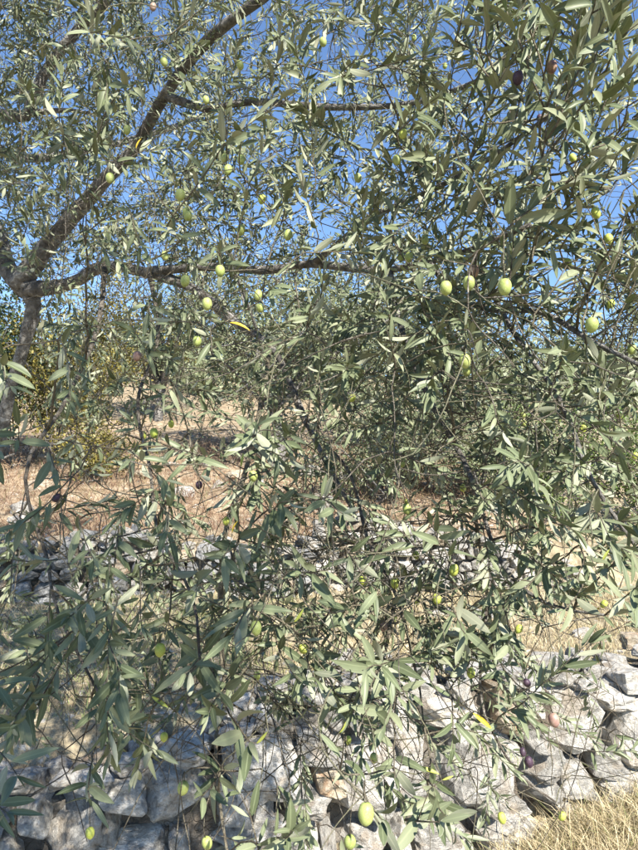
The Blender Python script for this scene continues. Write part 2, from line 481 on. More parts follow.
# loose rocks on the bare slope and on the terrace
rr = random.Random(21)
def loose_rock(x, y, s, meshes, label, group):
    o = add_stone(None, 'loose_rock', meshes, (x, y, gz(x, y) + s * 0.16), (s * rr.uniform(.9, 1.4), s * rr.uniform(.8, 1.2), s * rr.uniform(.5, .8)), (rr.uniform(-.2, .2), rr.uniform(-.2, .2), rr.uniform(0, 6)), rr)
    tag(o, label, 'rock', group)
for i in range(34):
    x = rr.uniform(-4.0, 2.0); y = far_y(x) + rr.uniform(0.6, 4.2)
    loose_rock(x, y, rr.uniform(0.10, 0.30), SML_O if rr.random() < .35 else SML_P, 'loose pale rock lying on the red-brown slope above the far wall', 'loose rocks on the slope')
for i in range(16):
    x = rr.uniform(0.9, 3.4); y = rr.uniform(4.3, 6.4)
    if y > far_y(x) - 0.15: continue
    loose_rock(x, y, rr.uniform(0.08, 0.2), SML_P, 'loose pale rock in the straw between the two walls', 'loose rocks between the walls')

# ------------------------------------------------------------------ grass and dry stalks (uncountable)
def blades(name, label, cat, pts, hgt, wid, lean, mat, tint=None):
    n = len(pts)
    ang = rng.uniform(0, 2 * np.pi, n); la = rng.uniform(0, 2 * np.pi, n)
    h = hgt * rng.uniform(0.35, 1.1, n) * (1 + 0.9 * (rng.random(n) < 0.06)); w = wid * rng.uniform(0.6, 1.3, n)
    ln = lean * rng.uniform(0.2, 1.4, n) * h
    sx = np.stack([np.cos(ang), np.sin(ang), np.zeros(n)], 1) * w[:, None] * 0.5
    ld = np.stack([np.cos(la), np.sin(la), np.zeros(n)], 1) * ln[:, None]
    up = np.array([0, 0, 1.0])
    base = np.asarray(pts)
    mid = base + up * (h * 0.55)[:, None] + ld * 0.35
    tip = base + up * (h * 0.92)[:, None] + ld
    V = np.stack([base - sx, base + sx, mid - sx * .8, mid + sx * .8, tip], 1).reshape(-1, 3)
    o5 = (np.arange(n) * 5)[:, None, None]
    T = (np.array([[0, 1, 3], [0, 3, 2], [2, 3, 4]])[None] + o5).reshape(-1, 3)
    t = np.repeat(rng.uniform(0, 1, n) if tint is None else tint, 5)
    me = big_mesh(name, V, T, [mat], attrs={'tint': t})
    return tag(link(bpy.data.objects.new(name, me)), label, cat, kind='stuff')
def scatter(n, fx, fy, clump=0.0):
    x = fx(n); y = fy(n, x)
    if clump > 0:
        k = max(1, n // 22)
        cx = x[:k]; cy = y[:k]
        i = rng.integers(0, k, n)
        x = cx[i] + rng.normal(0, clump, n); y = cy[i] + rng.normal(0, clump, n)
    z = ground_z(x, y)
    return np.stack([x, y, z - 0.01], 1)
g1 = scatter(14000, lambda n: 0.75 + 2.0 * rng.uniform(0, 1, n) ** .8, lambda n, x: near_y(x) - 0.02 - np.abs(rng.normal(0, 0.45, n)), 0.05)
g1b = scatter(900, lambda n: rng.uniform(-2.2, 0.5, n), lambda n, x: near_y(x) - 0.02 - np.abs(rng.normal(0, 0.3, n)), 0.05)
blades('dry_grass', 'tangled straw-coloured dry grass at the foot of the near wall', 'grass', np.concatenate([g1, g1b]), 0.13, 0.0035, 1.2, M['straw'])
g2 = scatter(26000, lambda n: rng.uniform(-3.2, 4.2, n), lambda n, x: near_y(x) + 0.5 + rng.uniform(0, 1, n) ** 1.0 * (far_y(x) - near_y(x) - 0.5), 0.10)
g2c = scatter(9000, lambda n: rng.uniform(2.2, 6.0, n), lambda n, x: rng.uniform(5.5, 9.5, n), 0.12)
blades('dry_grass', 'short dry grass covering the terrace between the two stone walls', 'grass', np.concatenate([g2, g2c]), 0.075, 0.005, 1.0, M['straw'], np.concatenate([np.where((g2[:, 0] < -0.2) & (rng.random(len(g2)) < 0.55), rng.uniform(0.93, 1.0, len(g2)), rng.uniform(0, 0.97, len(g2))), rng.uniform(0, .95, len(g2c))]))
g3 = scatter(14000, lambda n: rng.uniform(-5.0, 2.2, n), lambda n, x: far_y(x) + 0.35 + rng.uniform(0, 1, n) ** 1.5 * 5.0, 0.16)
blades('dry_stalks', 'red-brown dead stalks and brush on the bare slope above the far wall', 'dry brush', g3, 0.20, 0.006, 1.3, M['brush'])

# ------------------------------------------------------------------ leaf shapes
def leaf_variant(bend, fold, twist, widthprof=1.0, hi=True, thick=0.004):
    """unit leaf along +Y, upper side +Z; width ~0.2; two skins with a real thickness"""
    st = [0.0, 0.10, 0.28, 0.50, 0.72, 0.90, 1.0] if hi else [0.0, 0.30, 0.68, 1.0]
    V, rib, rows = [], [], []
    for skin in (1, -1):
        for t in st:
            w = 0.0 if t in (0.0, 1.0) else 0.108 * widthprof * (math.sin(math.pi * t ** 0.95) ** 0.66)
            if t == 0.9: w *= 0.92
            yy = t; zz = -bend * t * t + 0.12 * bend * t
            tw = twist * t
            pts = [(0.0, 0.0, 1.0)] if w == 0 else ([(-w, fold * w, 0.0), (0, 0, 1.0), (w, fold * w, 0.0)] if hi else [(-w, fold * w * .5, 0.3), (w, fold * w * .5, 0.3)])
            row = []
            for (xx, z2, rb) in pts:
                X = xx * math.cos(tw) - z2 * math.sin(tw); Z = xx * math.sin(tw) + z2 * math.cos(tw)
                row.append(len(V)); V.append((X, yy, zz + Z + skin * thick * 0.5)); rib.append(rb if w else 0.5)
            rows.append((skin, row))
    T, fm = [], []
    half = len(st)
    for s in (0, 1):
        R = [x[1] for x in rows[s * half:(s + 1) * half]]
        for a, b in zip(R[:-1], R[1:]):
            if len(a) == 1:
                tri = [(a[0], b[i + 1], b[i]) for i in range(len(b) - 1)]
            elif len(b) == 1:
                tri = [(a[i], a[i + 1], b[0]) for i in range(len(a) - 1)]
            else:
                tri = []
                for i in range(len(a) - 1): tri += [(a[i], a[i + 1], b[i + 1]), (a[i], b[i + 1], b[i])]
            if s == 1: tri = [(p, r_, q) for p, q, r_ in tri]
            T += tri; fm += [s] * len(tri)
    return np.array(V), np.array(T), np.array(fm), np.array(rib)
VAR_HI, VAR_LO = [], []
vr_ = random.Random(3)
for i in range(14):
    b, f, tw, wp = vr_.uniform(-0.16, 0.42), vr_.uniform(0.05, 0.75), vr_.uniform(-0.9, 0.9), vr_.uniform(0.72, 1.28)
    VAR_HI.append(leaf_variant(b, f, tw, wp, True)); VAR_LO.append(leaf_variant(b, f, tw, wp, False))
def leaves_mesh(name, mats4, var, lib, mats, tints):
    """join leaves: 4x4 matrices (n,4,4), variant index, variant library"""
    Vs, Ts, Fs, At, Rb = [], [], [], [], []
    off = 0
    for k in range(len(lib)):
        sel = np.where(var == k)[0]
        if len(sel) == 0: continue
        v, t, fm, rb = lib[k]
        A = mats4[sel]
        W = np.einsum('nij,vj->nvi', A[:, :3, :3], v) + A[:, None, :3, 3]
        m = len(sel)
        Vs.append(W.reshape(-1, 3))
        Ts.append((t[None] + (np.arange(m) * len(v))[:, None, None]).reshape(-1, 3) + off)
        Fs.append(np.tile(fm, m)); At.append(np.repeat(tints[sel], len(v))); Rb.append(np.tile(rb, m))
        off += m * len(v)
    return big_mesh(name, np.concatenate(Vs), np.concatenate(Ts), mats, np.concatenate(Fs), {'tint': np.concatenate(At), 'rib': np.concatenate(Rb)})
def leaf_matrix(base, direction, normal, length, wide=1.0):
    y = direction / np.linalg.norm(direction)
    x = np.cross(y, normal); nx = np.linalg.norm(x)
    if nx < 1e-3: x = np.cross(y, np.array([0.3, 0.9, 0.1])); nx = np.linalg.norm(x)
    x /= nx; z = np.cross(x, y)
    m = np.eye(4)
    m[:3, 0] = x * length * wide; m[:3, 1] = y * length; m[:3, 2] = z * length; m[:3, 3] = base
    return m

# ------------------------------------------------------------------ tubes
def catmull(pts, rad, step):
    pts = [np.array(p, float) for p in pts]
    P_ = [2 * pts[0] - pts[1]] + pts + [2 * pts[-1] - pts[-2]]
    out, ro = [], []
    for i in range(1, len(P_) - 2):
        p0, p1, p2, p3 = P_[i - 1:i + 3]
        n = max(1, int(np.linalg.norm(p2 - p1) / step))
        for k in range(n):
            t = k / n
            out.append(0.5 * ((2 * p1) + (-p0 + p2) * t + (2 * p0 - 5 * p1 + 4 * p2 - p3) * t * t + (-p0 + 3 * p1 - 3 * p2 + p3) * t ** 3))
            ro.append(rad[i - 1] * (1 - t) + rad[i] * t)
    out.append(pts[-1]); ro.append(rad[-1])
    return np.array(out), np.array(ro)
def tube(pts, rad, sides, wob=0.0, seed=0):
    n = len(pts)
    tang = np.gradient(pts, axis=0)
    tang /= np.linalg.norm(tang, axis=1)[:, None] + 1e-9
    ref = np.array([0.31, 0.17, 0.93])
    V = []
    a = np.linspace(0, 2 * np.pi, sides, endpoint=False)
    for i in range(n):
        u = np.cross(tang[i], ref); u /= np.linalg.norm(u) + 1e-9
        w = np.cross(tang[i], u)
        r = np.full(sides, rad[i])
        if wob:
            for k in range(sides):
                q = pts[i] * 9.0 + (np.cos(a[k]) * u + np.sin(a[k]) * w) * 0.7
                r[k] *= 1 + wob * mnoise.noise((q[0] + seed, q[1], q[2]))
        V.append(pts[i] + (np.cos(a)[:, None] * u + np.sin(a)[:, None] * w) * r[:, None])
    V = np.concatenate(V)
    T = []
    for i in range(n - 1):
        for k in range(sides):
            p, q = i * sides + k, i * sides + (k + 1) % sides
            T += [(p, q, q + sides), (p, q + sides, p + sides)]
    V = np.vstack([V, pts[0], pts[-1]])
    for k in range(sides):
        T.append((k, len(V) - 2, (k + 1) % sides)); b = (n - 1) * sides
        T.append((b + k, b + (k + 1) % sides, len(V) - 1))
    return V, np.array(T)

# ------------------------------------------------------------------ THE OLIVE TREE in front
tree_base = P(-42, 690, 3.05)
tree_base.z = gz(tree_base.x, tree_base.y)
tree = empty('olive_tree', tree_base)
tag(tree, 'olive tree in the foreground, branches hanging across the whole view, laden with green olives', 'olive tree')
TB = np.array(tree_base)
def limb_obj(name, pts, rad, step=0.06, sides=10, mat='bark', wob=0.22):
    p, r = catmull(pts, rad, step)
    V, T = tube(p - TB, r, sides, wob, len(nodes_p))
    me = big_mesh(name, V, T, [M[mat]])
    link(bpy.data.objects.new(name, me), tree)
    return p, r
nodes_p, nodes_r = [], []
def limb(spec, name='branch', world=False, step=0.06, sides=10, mat='bark'):
    pts = [(s[0], s[1], s[2]) if world else tuple(P(s[0], s[1], s[2])) for s in spec]
    rad = [s[3] for s in spec]
    p, r = limb_obj(name, pts, rad, step, sides, mat)
    for a, b in zip(p, r): nodes_p.append(a); nodes_r.append(b)
    return p
tb = tree_base
trunk_pts = [(tb.x - 0.02, tb.y, tb.z - 0.15, .085), (tb.x, tb.y, tb.z + 0.15, .062)]
trunk_world = trunk_pts + [(*P(-30, 560, 3.0), .040), (*P(-4, 455, 2.92), .028), (*P(9, 395, 2.86), .025), (*P(24, 345, 2.8), .026), (*P(34, 305, 2.77), .032), (*P(24, 280, 2.75), .046)]
limb(trunk_world, 'trunk', True, 0.05, 14)
# a: up to the left; b: lit diagonal limb; c, d: level limbs; e: upper left; f, g: upper right
limb([(26, 290, 2.76, .042), (8, 270, 2.8, .038), (-3, 235, 2.85, .036), (-22, 180, 2.92, .036), (-30, 120, 3.0, .03), (-60, 40, 3.05, .022)])
limb([(17, 288, 2.75, .044), (50, 242, 2.70, .038), (82, 205, 2.65, .032), (112, 172, 2.55, .027), (136, 146, 2.5, .023), (165, 95, 2.35, .020), (196, 53, 2.2, .020), (226, 24, 2.1, .018), (262, -2, 2.0, .016), (330, -60, 1.8, .012)])
limb([(24, 290, 2.76, .04), (70, 284, 2.65, .026), (104, 266, 2.55, .022), (150, 274, 2.45, .020), (186, 285, 2.4, .018), (215, 305, 2.3, .019), (236, 323, 2.25, .013), (270, 345, 2.1, .010), (290, 382, 2.0, .009), (315, 440, 1.8, .0075), (350, 505, 1.6, .005)])
limb([(146, 272, 2.45, .019), (200, 267, 2.35, .015), (260, 270, 2.2, .014), (310, 264, 2.1, .013), (350, 268, 2.0, .013), (390, 270, 1.9, .010), (430, 262, 1.75, .008), (470, 250, 1.6, .007), (530, 225, 1.4, .005)])
limb([(-30, 125, 3.0, .028), (0, 114, 2.95, .026), (26, 116, 2.9, .025), (42, 78, 2.85, .023), (72, 36, 2.8, .022), (100, 8, 2.7, .020), (140, -40, 2.6, .017)])
limb([(26, 114, 2.9, .016), (50, 111, 2.87, .013), (70, 110, 2.85, .009), (100, 116, 2.8, .005)])
limb([(165, 95, 2.35, .016), (205, 109, 2.25, .012), (250, 102, 2.15, .011), (330, 107, 2.0, .0105), (400, 105, 1.9, .0085), (450, 92, 1.75, .0065), (500, 70, 1.5, .0055), (560, 30, 1.2, .004)])
limb([(312, 264, 2.1, .011), (332, 249, 1.95, .009), (360, 225, 1.8, .008), (400, 204, 1.62, .007), (440, 186, 1.45, .006), (490, 158, 1.28, .005), (530, 130, 1.13, .004), (585, 88, 1.0, .003)])
limb([(430, 262, 1.75, .008), (455, 295, 1.55, .0065), (490, 310, 1.35, .0055), (540, 312, 1.15, .005), (590, 340, 1.0, .004), (650, 370, .9, .003)], step=.04, sides=7)
limb([(290, 382, 2.0, .008), (306, 425, 1.8, .0052), (348, 470, 1.6, .0045), (368, 540, 1.4, .0036), (398, 600, 1.2, .003), (420, 690, 1.1, .0022)], step=.04, sides=7, mat='dead_twig')
limb([(270, 345, 2.1, .0085), (262, 400, 1.9, .0075), (246, 470, 1.7, .007), (224, 540, 1.5, .006), (221, 640, 1.4, .0055), (226, 700, 1.3, .0045), (216, 735, 1.2, .0035), (218, 790, 1.1, .003), (228, 856, 1.0, .002)], step=.04, sides=7, mat='twig')
limb([(390, 270, 1.9, .009), (402, 330, 1.72, .0075), (430, 400, 1.5, .0065), (468, 470, 1.3, .005), (500, 560, 1.2, .004), (545, 603, 1.1, .003), (605, 615, 1.0, .002)], step=.04, sides=7)
limb([(470, 250, 1.6, .007), (512, 330, 1.4, .0055), (560, 400, 1.2, .005), (592, 480, 1.1, .004), (645, 560, 1.0, .0025)], step=.04, sides=7)
limb([(105, 263, 2.55, .013), (98, 325, 2.0, .0065), (66, 400, 1.5, .0045), (30, 455, 1.25, .0038), (28, 500, 1.2, .0034), (46, 555, 1.1, .003), (58, 612, 1.0, .0026), (110, 715, .9, .002)], step=.04, sides=7, mat='dead_twig')
limb([(150, 272, 2.45, .012), (158, 335, 1.9, .0055), (138, 400, 1.5, .004), (150, 470, 1.25, .0032), (158, 530, 1.1, .0028), (192, 596, .95, .0024), (200, 662, .85, .002)], step=.04, sides=7, mat='dead_twig')
limb([(468, 470, 1.3, .0045), (488, 600, 1.35, .004), (500, 685, 1.45, .0035), (545, 722, 1.6, .003), (610, 742, 1.75, .002)], step=.04, sides=6, mat='twig')
limb([(488, 600, 1.35, .0035), (480, 690, 1.3, .003), (494, 734, 1.28, .003), (520, 775, 1.26, .0025), (556, 802, 1.25, .002)], step=.04, sides=6, mat='dead_twig')
limb([(395, 600, 1.2, .004), (362, 640, .95, .0016), (318, 720, .72, .0011), (338, 770, .66, .0010), (364, 800, .62, .0009), (382, 828, .6, .0008)], step=.03, sides=6, mat='shoot')
limb([(395, 600, 1.2, .004), (385, 650, 1.0, .0032), (368, 690, .85, .0022)], step=.03, sides=6, mat='twig')
limb([(512, 330, 1.4, .004), (545, 200, 1.05, .003), (540, 140, .95, .0025), (568, 165, .92, .0022), (585, 187, .92, .002), (612, 188, .9, .0016)], step=.03, sides=6, mat='shoot')
# added limbs, mostly out of view, to carry foliage that shades the left half
limb([(*P(-30, 120, 3.0), .028), (-1.6, 2.6, 3.0, .026), (-1.2, 1.7, 3.1, .022), (-0.65, 0.9, 3.2, .019), (0.0, 0.15, 3.25, .015), (0.45, -0.5, 3.2, .011), (0.4, -1.3, 2.95, .007)], world=True)
limb([(-0.65, 0.9, 3.2, .014), (-0.5, 0.2, 3.3, .011), (-0.3, -0.6, 3.35, .006)], world=True)
limb([(*P(-30, 120, 3.0), .026), (-1.5, 3.2, 3.2, .022), (-1.0, 3.7, 3.6, .016), (-0.5, 4.0, 4.0, .009)], world=True)

NP = np.array(nodes_p); NR = np.array(nodes_r)
main_n = len(NP)
node_buf = np.zeros((90000, 3)); node_buf[:main_n] = NP
node_rad = np.zeros(90000); node_rad[:main_n] = NR
node_n = main_n

twigs = []        # (points, radii, material)
LT = []                     # twig each leaf grows on
LM, LV, LK = [], [], []     # leaf matrices, variants, colour kind
def nearest(b):
    d = np.linalg.norm(node_buf[:node_n] - b, axis=1)
    return d
def connect(b, u, r_end, mat):
    """grow a twig from the nearest wood to b, arriving along u"""
    global node_n
    d = nearest(b)
    # prefer wood that lies behind the shoot and is thick enough to bear it
    rel = (node_buf[:node_n] - b)
    al = (rel @ u) / (d + 1e-6)
    cost = d * (1.0 + 0.6 * np.clip(al, -1, 1)) + 0.02 * (node_rad[:node_n] < 0.0012)
    i = int(np.argmin(cost))
    a = node_buf[i].copy(); L = float(d[i])
    if L < 0.004: return None
    r0 = min(node_rad[i] * 0.8, r_end + 0.0028 * min(1.0, L / 0.5) + 0.0003)
    sag = np.array([0, 0, -0.10 * L])
    c1 = a + (b - a) * 0.35 + rng.normal(0, 0.06, 3) * L + sag * 0.3
    c2 = b - u * L * 0.35 + rng.normal(0, 0.04, 3) * L
    n = max(3, min(10, int(L / 0.035)))
    t = np.linspace(0, 1, n + 1)[:, None]
    p = (1 - t) ** 3 * a + 3 * (1 - t) ** 2 * t * c1 + 3 * (1 - t) * t * t * c2 + t ** 3 * b
    p[1:-1] += rng.normal(0, 0.012, (n - 1, 3)) * min(L, 0.25)
    r = np.linspace(max(r0, r_end), r_end, n + 1)
    k = n
    node_buf[node_n:node_n + k] = p[1:]; node_rad[node_n:node_n + k] = r[1:]; node_n += k
    return p, r
UP = np.array([0, 0, 1.0])
CAMD = np.array([0, -1.0, 0.05])
SUNV = np.array(SUN_TO)
def shoot(b, u, L, leaf, droop=0.25, pairs=None, mat='twig', kind=0, face=None, conn=True, tipfan=True, openang=0.85):
    """a leafy shoot from b along u: opposite, crosswise pairs of leaves"""
    global node_n
    leaf = leaf * 0.84
    b = np.asarray(b, float); u = np.asarray(u, float); u /= np.linalg.norm(u)
    n = pairs or max(3, int(L / (leaf * 0.30)))
    pts = [b]; d = u.copy()
    seg = L / n
    for i in range(n):
        d = d + rng.normal(0, 0.07, 3) - UP * droop * seg * 2.0
        d /= np.linalg.norm(d)
        pts.append(pts[-1] + d * seg)
    pts = np.array(pts)
    rs = np.linspace(0.0016, 0.0008, len(pts)) * (leaf / 0.055)
    if conn:
        c = connect(b, u, rs[0], mat)
        if c is not None:
            allp = np.vstack([c[0], pts[1:]]); allr = np.concatenate([c[1], rs[1:]])
        else: allp, allr = pts, rs
    else: allp, allr = pts, rs
    twigs.append((allp, allr, mat))
    node_buf[node_n:node_n + n] = pts[1:]; node_rad[node_n:node_n + n] = rs[1:]; node_n += n
    side = np.cross(d, UP); 
    if np.linalg.norm(side) < 0.1: side = np.cross(d, np.array([1.0, 0, 0]))
    side /= np.linalg.norm(side)
    phase = rng.uniform(0, math.pi)
    for i in range(1, n + 1):
        t = i / n
        dd = pts[i] - pts[i - 1]; dd /= np.linalg.norm(dd) + 1e-9
        s1 = np.cross(dd, side); s1 /= np.linalg.norm(s1) + 1e-9
        s0 = np.cross(s1, dd)
        ang = phase + (i % 2) * math.pi / 2 + rng.normal(0, 0.25)
        for sg in (1, -1):
            if rng.random() < 0.10: continue
            out = (math.cos(ang) * s0 + math.sin(ang) * s1) * sg
            th = openang * (1.0 - 0.45 * t * tipfan) * rng.uniform(0.7, 1.3)
            ld = dd * math.cos(th) + out * math.sin(th) + rng.normal(0, 0.13, 3) - UP * 0.10
            ld /= np.linalg.norm(ld)
            nrm = (SUNV * 0.9 + UP * 0.15 + CAMD * 0.2 + dd * 0.3 - out * 0.2 + (face if face is not None else np.zeros(3)) + rng.normal(0, 0.5, 3)) * (-1 if rng.random() < 0.2 else 1)
            sz = leaf * rng.uniform(0.6, 1.2) * (1.0 if t < 0.75 else 1.0 - 0.9 * (t - 0.75))
            LM.append(leaf_matrix(pts[i] + ld * 0.003, ld, nrm, sz, rng.uniform(0.85, 1.15)))
            LV.append(int(rng.integers(0, 14))); LK.append(kind); LT.append(len(twigs) - 1)
    # end pair
    for q in range(1):
        ld = dd + rng.normal(0, 0.15, 3); nrm = UP + rng.normal(0, .4, 3)
        LM.append(leaf_matrix(pts[-1], ld, nrm, leaf * 0.6, 0.8)); LV.append(int(rng.integers(0, 14))); LK.append(kind); LT.append(len(twigs) - 1)

# --- leading shoots, one by one: foot px, py, depth -> tip px, py, depth, leaf length
HERO = [
 # lower middle
 (205, 645, .95, 199, 667, .76, .050), (232, 672, 1.0, 239, 692, .80, .046), (222, 700, .9, 232, 738, .76, .058),
 (270, 840, .85, 300, 824, .72, .050), (222, 765, .95, 217, 795, .80, .046), (262, 870, .8, 246, 800, .78, .045),
 (92, 755, .85, 80, 788, .70, .052), (92, 700, .95, 113, 714, .76, .052), (85, 620, .95, 96, 652, .8, .055), (60, 640, .9, 35, 668, .8, .05),
 (-20, 740, .7, 14, 764, .62, .052), (-18, 800, .7, 12, 805, .62, .05), (-25, 690, .8, 8, 700, .72, .05),
 (-15, 440, .85, 16, 468, .72, .056), (45, 440, .95, 62, 482, .86, .048), (20, 445, .9, 12, 430, .8, .05),
 (130, 450, 1.0, 146, 492, .85, .045), (78, 520, .95, 92, 558, .82, .05), (105, 545, .95, 118, 582, .85, .048),
 (140, 570, .95, 150, 620, .84, .05), (120, 510, 1.0, 128, 545, .9, .045), (50, 590, .9, 42, 640, .8, .055),
 (243, 432, 1.1, 243, 453, .88, .048), (262, 450, 1.1, 273, 471, .88, .05), (268, 510, 1.0, 278, 535, .82, .052),
 (240, 535, 1.0, 246, 560, .82, .05), (255, 592, .95, 249, 617, .74, .052), (300, 570, .95, 300, 600, .8, .048),
 (318, 500, 1.0, 334, 514, .80, .054), (345, 548, 1.0, 356, 572, .80, .052), (428, 520, 1.05, 440, 548, .82, .056),
 (372, 600, 1.0, 366, 626, .82, .05), (420, 590, 1.0, 432, 618, .82, .052), (452, 600, 1.0, 462, 640, .82, .054),
 (395, 660, .95, 369, 691, .74, .056), (398, 690, .95, 404, 722, .78, .05), (350, 700, 1.0, 345, 742, .85, .045), (395, 740, .9, 388, 790, .78, .045),
 (365, 795, .66, 380, 822, .60, .045), (428, 780, .9, 446, 822, .74, .052), (432, 770, 1.0, 424, 815, .86, .045), (405, 820, .8, 440, 835, .72, .05),
 (500, 655, 1.1, 510, 692, .90, .050), (470, 650, 1.1, 478, 690, .88, .05), (450, 690, 1.0, 455, 730, .85, .046),
 (310, 650, 1.0, 318, 676, .82, .052), (330, 610, 1.0, 338, 640, .84, .05), (280, 640, 1.0, 286, 668, .84, .046),
 (340, 770, .78, 345, 740, .74, .045),
 # middle right
 (530, 525, 1.1, 545, 542, .90, .052), (592, 500, 1.0, 602, 515, .80, .052), (580, 545, 1.0, 590, 572, .85, .05),
 (585, 580, 1.0, 590, 604, .86, .05), (520, 575, 1.1, 512, 600, .92, .05), (620, 600, .95, 628, 570, .82, .05), (560, 560, 1.05, 540, 575, .9, .048),
 # upper right
 (548, 60, .92, 560, 30, .82, .062), (545, 110, .9, 562, 80, .80, .062), (570, 120, .9, 592, 92, .80, .06), (560, 150, .9, 572, 118, .8, .06),
 (590, 150, .9, 602, 120, .82, .06), (600, 190, .9, 615, 160, .82, .06), (570, 200, .9, 580, 165, .84, .058), (500, 60, 1.0, 508, 40, .86, .058),
 (610, 60, .9, 625, 30, .8, .06), (530, 30, .95, 540, 5, .84, .06), (620, 130, .9, 636, 100, .82, .06), (480, 120, 1.0, 492, 85, .9, .056),
 (530, 180, .95, 540, 150, .86, .058), (505, 215, 1.0, 500, 180, .9, .056), (590, 20, .9, 600, -10, .8, .06), (455, 40, 1.0, 470, 10, .9, .055),
 (610, 250, .9, 620, 215, .82, .058), (560, 250, .95, 570, 218, .86, .056), (520, 120, 1.0, 525, 90, .88, .056),
 # upper middle
 (330, 80, 1.1, 348, 64, .95, .054), (432, 190, 1.1, 442, 160, .92, .056), (425, 170, 1.1, 430, 148, .95, .052), (240, 172, 1.1, 240, 152, .92, .052),
 (285, 210, 1.1, 278, 186, .95, .05), (222, 270, 1.1, 222, 248, .95, .05), (262, 300, 1.1, 264, 284, .95, .048), (305, 330, 1.05, 312, 306, .92, .05),
 (258, 440, 1.0, 262, 414, .86, .054), (390, 330, 1.0, 391, 290, .88, .054), (395, 370, .98, 394, 340, .86, .052), (420, 300, 1.05, 421, 265, .92, .05),
 (435, 350, 1.05, 436, 325, .92, .05), (470, 200, 1.05, 462, 175, .92, .054), (370, 60, 1.2, 372, 25, 1.05, .052), (285, 60, 1.3, 296, 40, 1.15, .052),
 (225, 90, 1.25, 232, 60, 1.1, .05), (210, 330, 1.1, 214, 362, 1.0, .05), (300, 270, 1.1, 296, 240, 1.0, .05), (180, 240, 1.15, 170, 215, 1.0, .05),
 # left, in the shade
 (88, 30, 1.3, 92, 62, 1.1, .055), (105, 60, 1.25, 100, 95, 1.1, .055), (120, 90, 1.2, 122, 110, 1.05, .055), (60, 130, 1.3, 72, 155, 1.15, .055), (90, 150, 1.3, 96, 175, 1.15, .05),
 (130, 210, 1.2, 138, 235, 1.05, .05), (90, 230, 1.3, 100, 255, 1.15, .05), (130, 320, 1.1, 140, 350, .98, .05), (60, 340, 1.1, 82, 390, .95, .05), (150, 300, 1.1, 146, 322, 1.0, .05), (0, 350, 1.0, 12, 380, .86, .055),
 (170, 380, 1.1, 160, 410, 1.0, .05), (190, 440, 1.1, 195, 470, 1.0, .05), (170, 500, 1.0, 176, 530, .9, .05), (200, 560, 1.0, 190, 590, .9, .05), (170, 610, 1.0, 160, 640, .88, .05),
]
def hero_shoots():
    order = sorted(HERO, key=lambda h: min(np.linalg.norm(NP - np.array(P(h[0], h[1], h[2])), axis=1)))
    for (x0, y0, d0, x1, y1, d1, lf) in order:
        a = np.array(P(x0, y0, d0)); b = np.array(P(x1, y1, d1))
        v = b - a; L = np.linalg.norm(v)
        shoot(a, v, L, lf * (1.20 if y1 > 400 and x1 > 150 else 1.02), droop=0.05, pairs=max(3, int(L / 0.026)), face=CAMD * 0.25, openang=1.05)
hero_shoots()

# --- the mass of the crown
REG = [  # x0, x1, y0, y1, depth0, depth1, count, leaf, mean direction, spread
 (-20, 230, -30, 270, 1.8, 2.6, 150, .046, (0.1, -0.4, 0.0), .8),
 (-40, 200, -30, 265, 2.3, 3.8, 700, .048, (0.1, -0.3, 0.1), .8),
 (20, 170, 0, 230, 1.35, 2.0, 26, .052, (0.1, -0.4, -0.1), .7),
 (170, 440, -30, 265, 1.5, 2.8, 360, .048, (0.1, -0.5, 0.3), .8),
 (400, 645, -10, 265, 1.1, 2.0, 130, .050, (0.2, -0.4, 0.4), .7),
 (450, 645, -10, 330, .85, 1.25, 66, .062, (0.4, -0.3, 0.75), .4),
 (180, 430, 0, 330, .95, 1.35, 30, .050, (0.1, -0.5, 0.4), .6),
 (200, 560, -40, 130, 2.0, 3.4, 150, .046, (0.1, -0.3, 0.1), .8),
 (30, 320, 250, 430, 1.4, 2.6, 120, .048, (0.1, -0.5, -0.1), .8),
 (380, 560, 60, 330, 1.7, 2.4, 30, .047, (0.1, -0.4, 0.1), .8),
 (290, 480, 250, 450, 1.1, 2.3, 110, .048, (0.1, -0.5, 0.1), .8),
 (450, 650, 250, 450, 1.0, 1.8, 85, .048, (0.1, -0.5, 0.1), .8),
 (420, 660, 300, 520, .9, 1.5, 34, .050, (0.2, -0.6, 0.0), .7),
 (200, 520, 420, 650, .95, 1.8, 92, .048, (0.0, -0.6, 0.0), .7),
 (230, 500, 580, 740, .85, 1.4, 30, .048, (0.0, -0.6, -0.1), .7),
 (480, 660, 480, 640, 1.0, 1.6, 28, .048, (0.2, -0.5, 0.1), .7),
 (440, 620, 640, 780, 1.2, 1.8, 16, .044, (0.3, -0.3, -0.2), .6),
 (-10, 230, 470, 700, 1.2, 2.0, 46, .044, (0.1, -0.5, -0.4), .6),
 (-10, 210, 430, 700, .9, 1.4, 14, .048, (0.1, -0.5, -0.4), .6),
 (-20, 180, 580, 740, .8, 1.2, 14, .050, (0.0, -0.5, -0.4), .6),
 (200, 480, 740, 860, .85, 1.2, 6, .045, (0.0, -0.4, -0.5), .6),
]
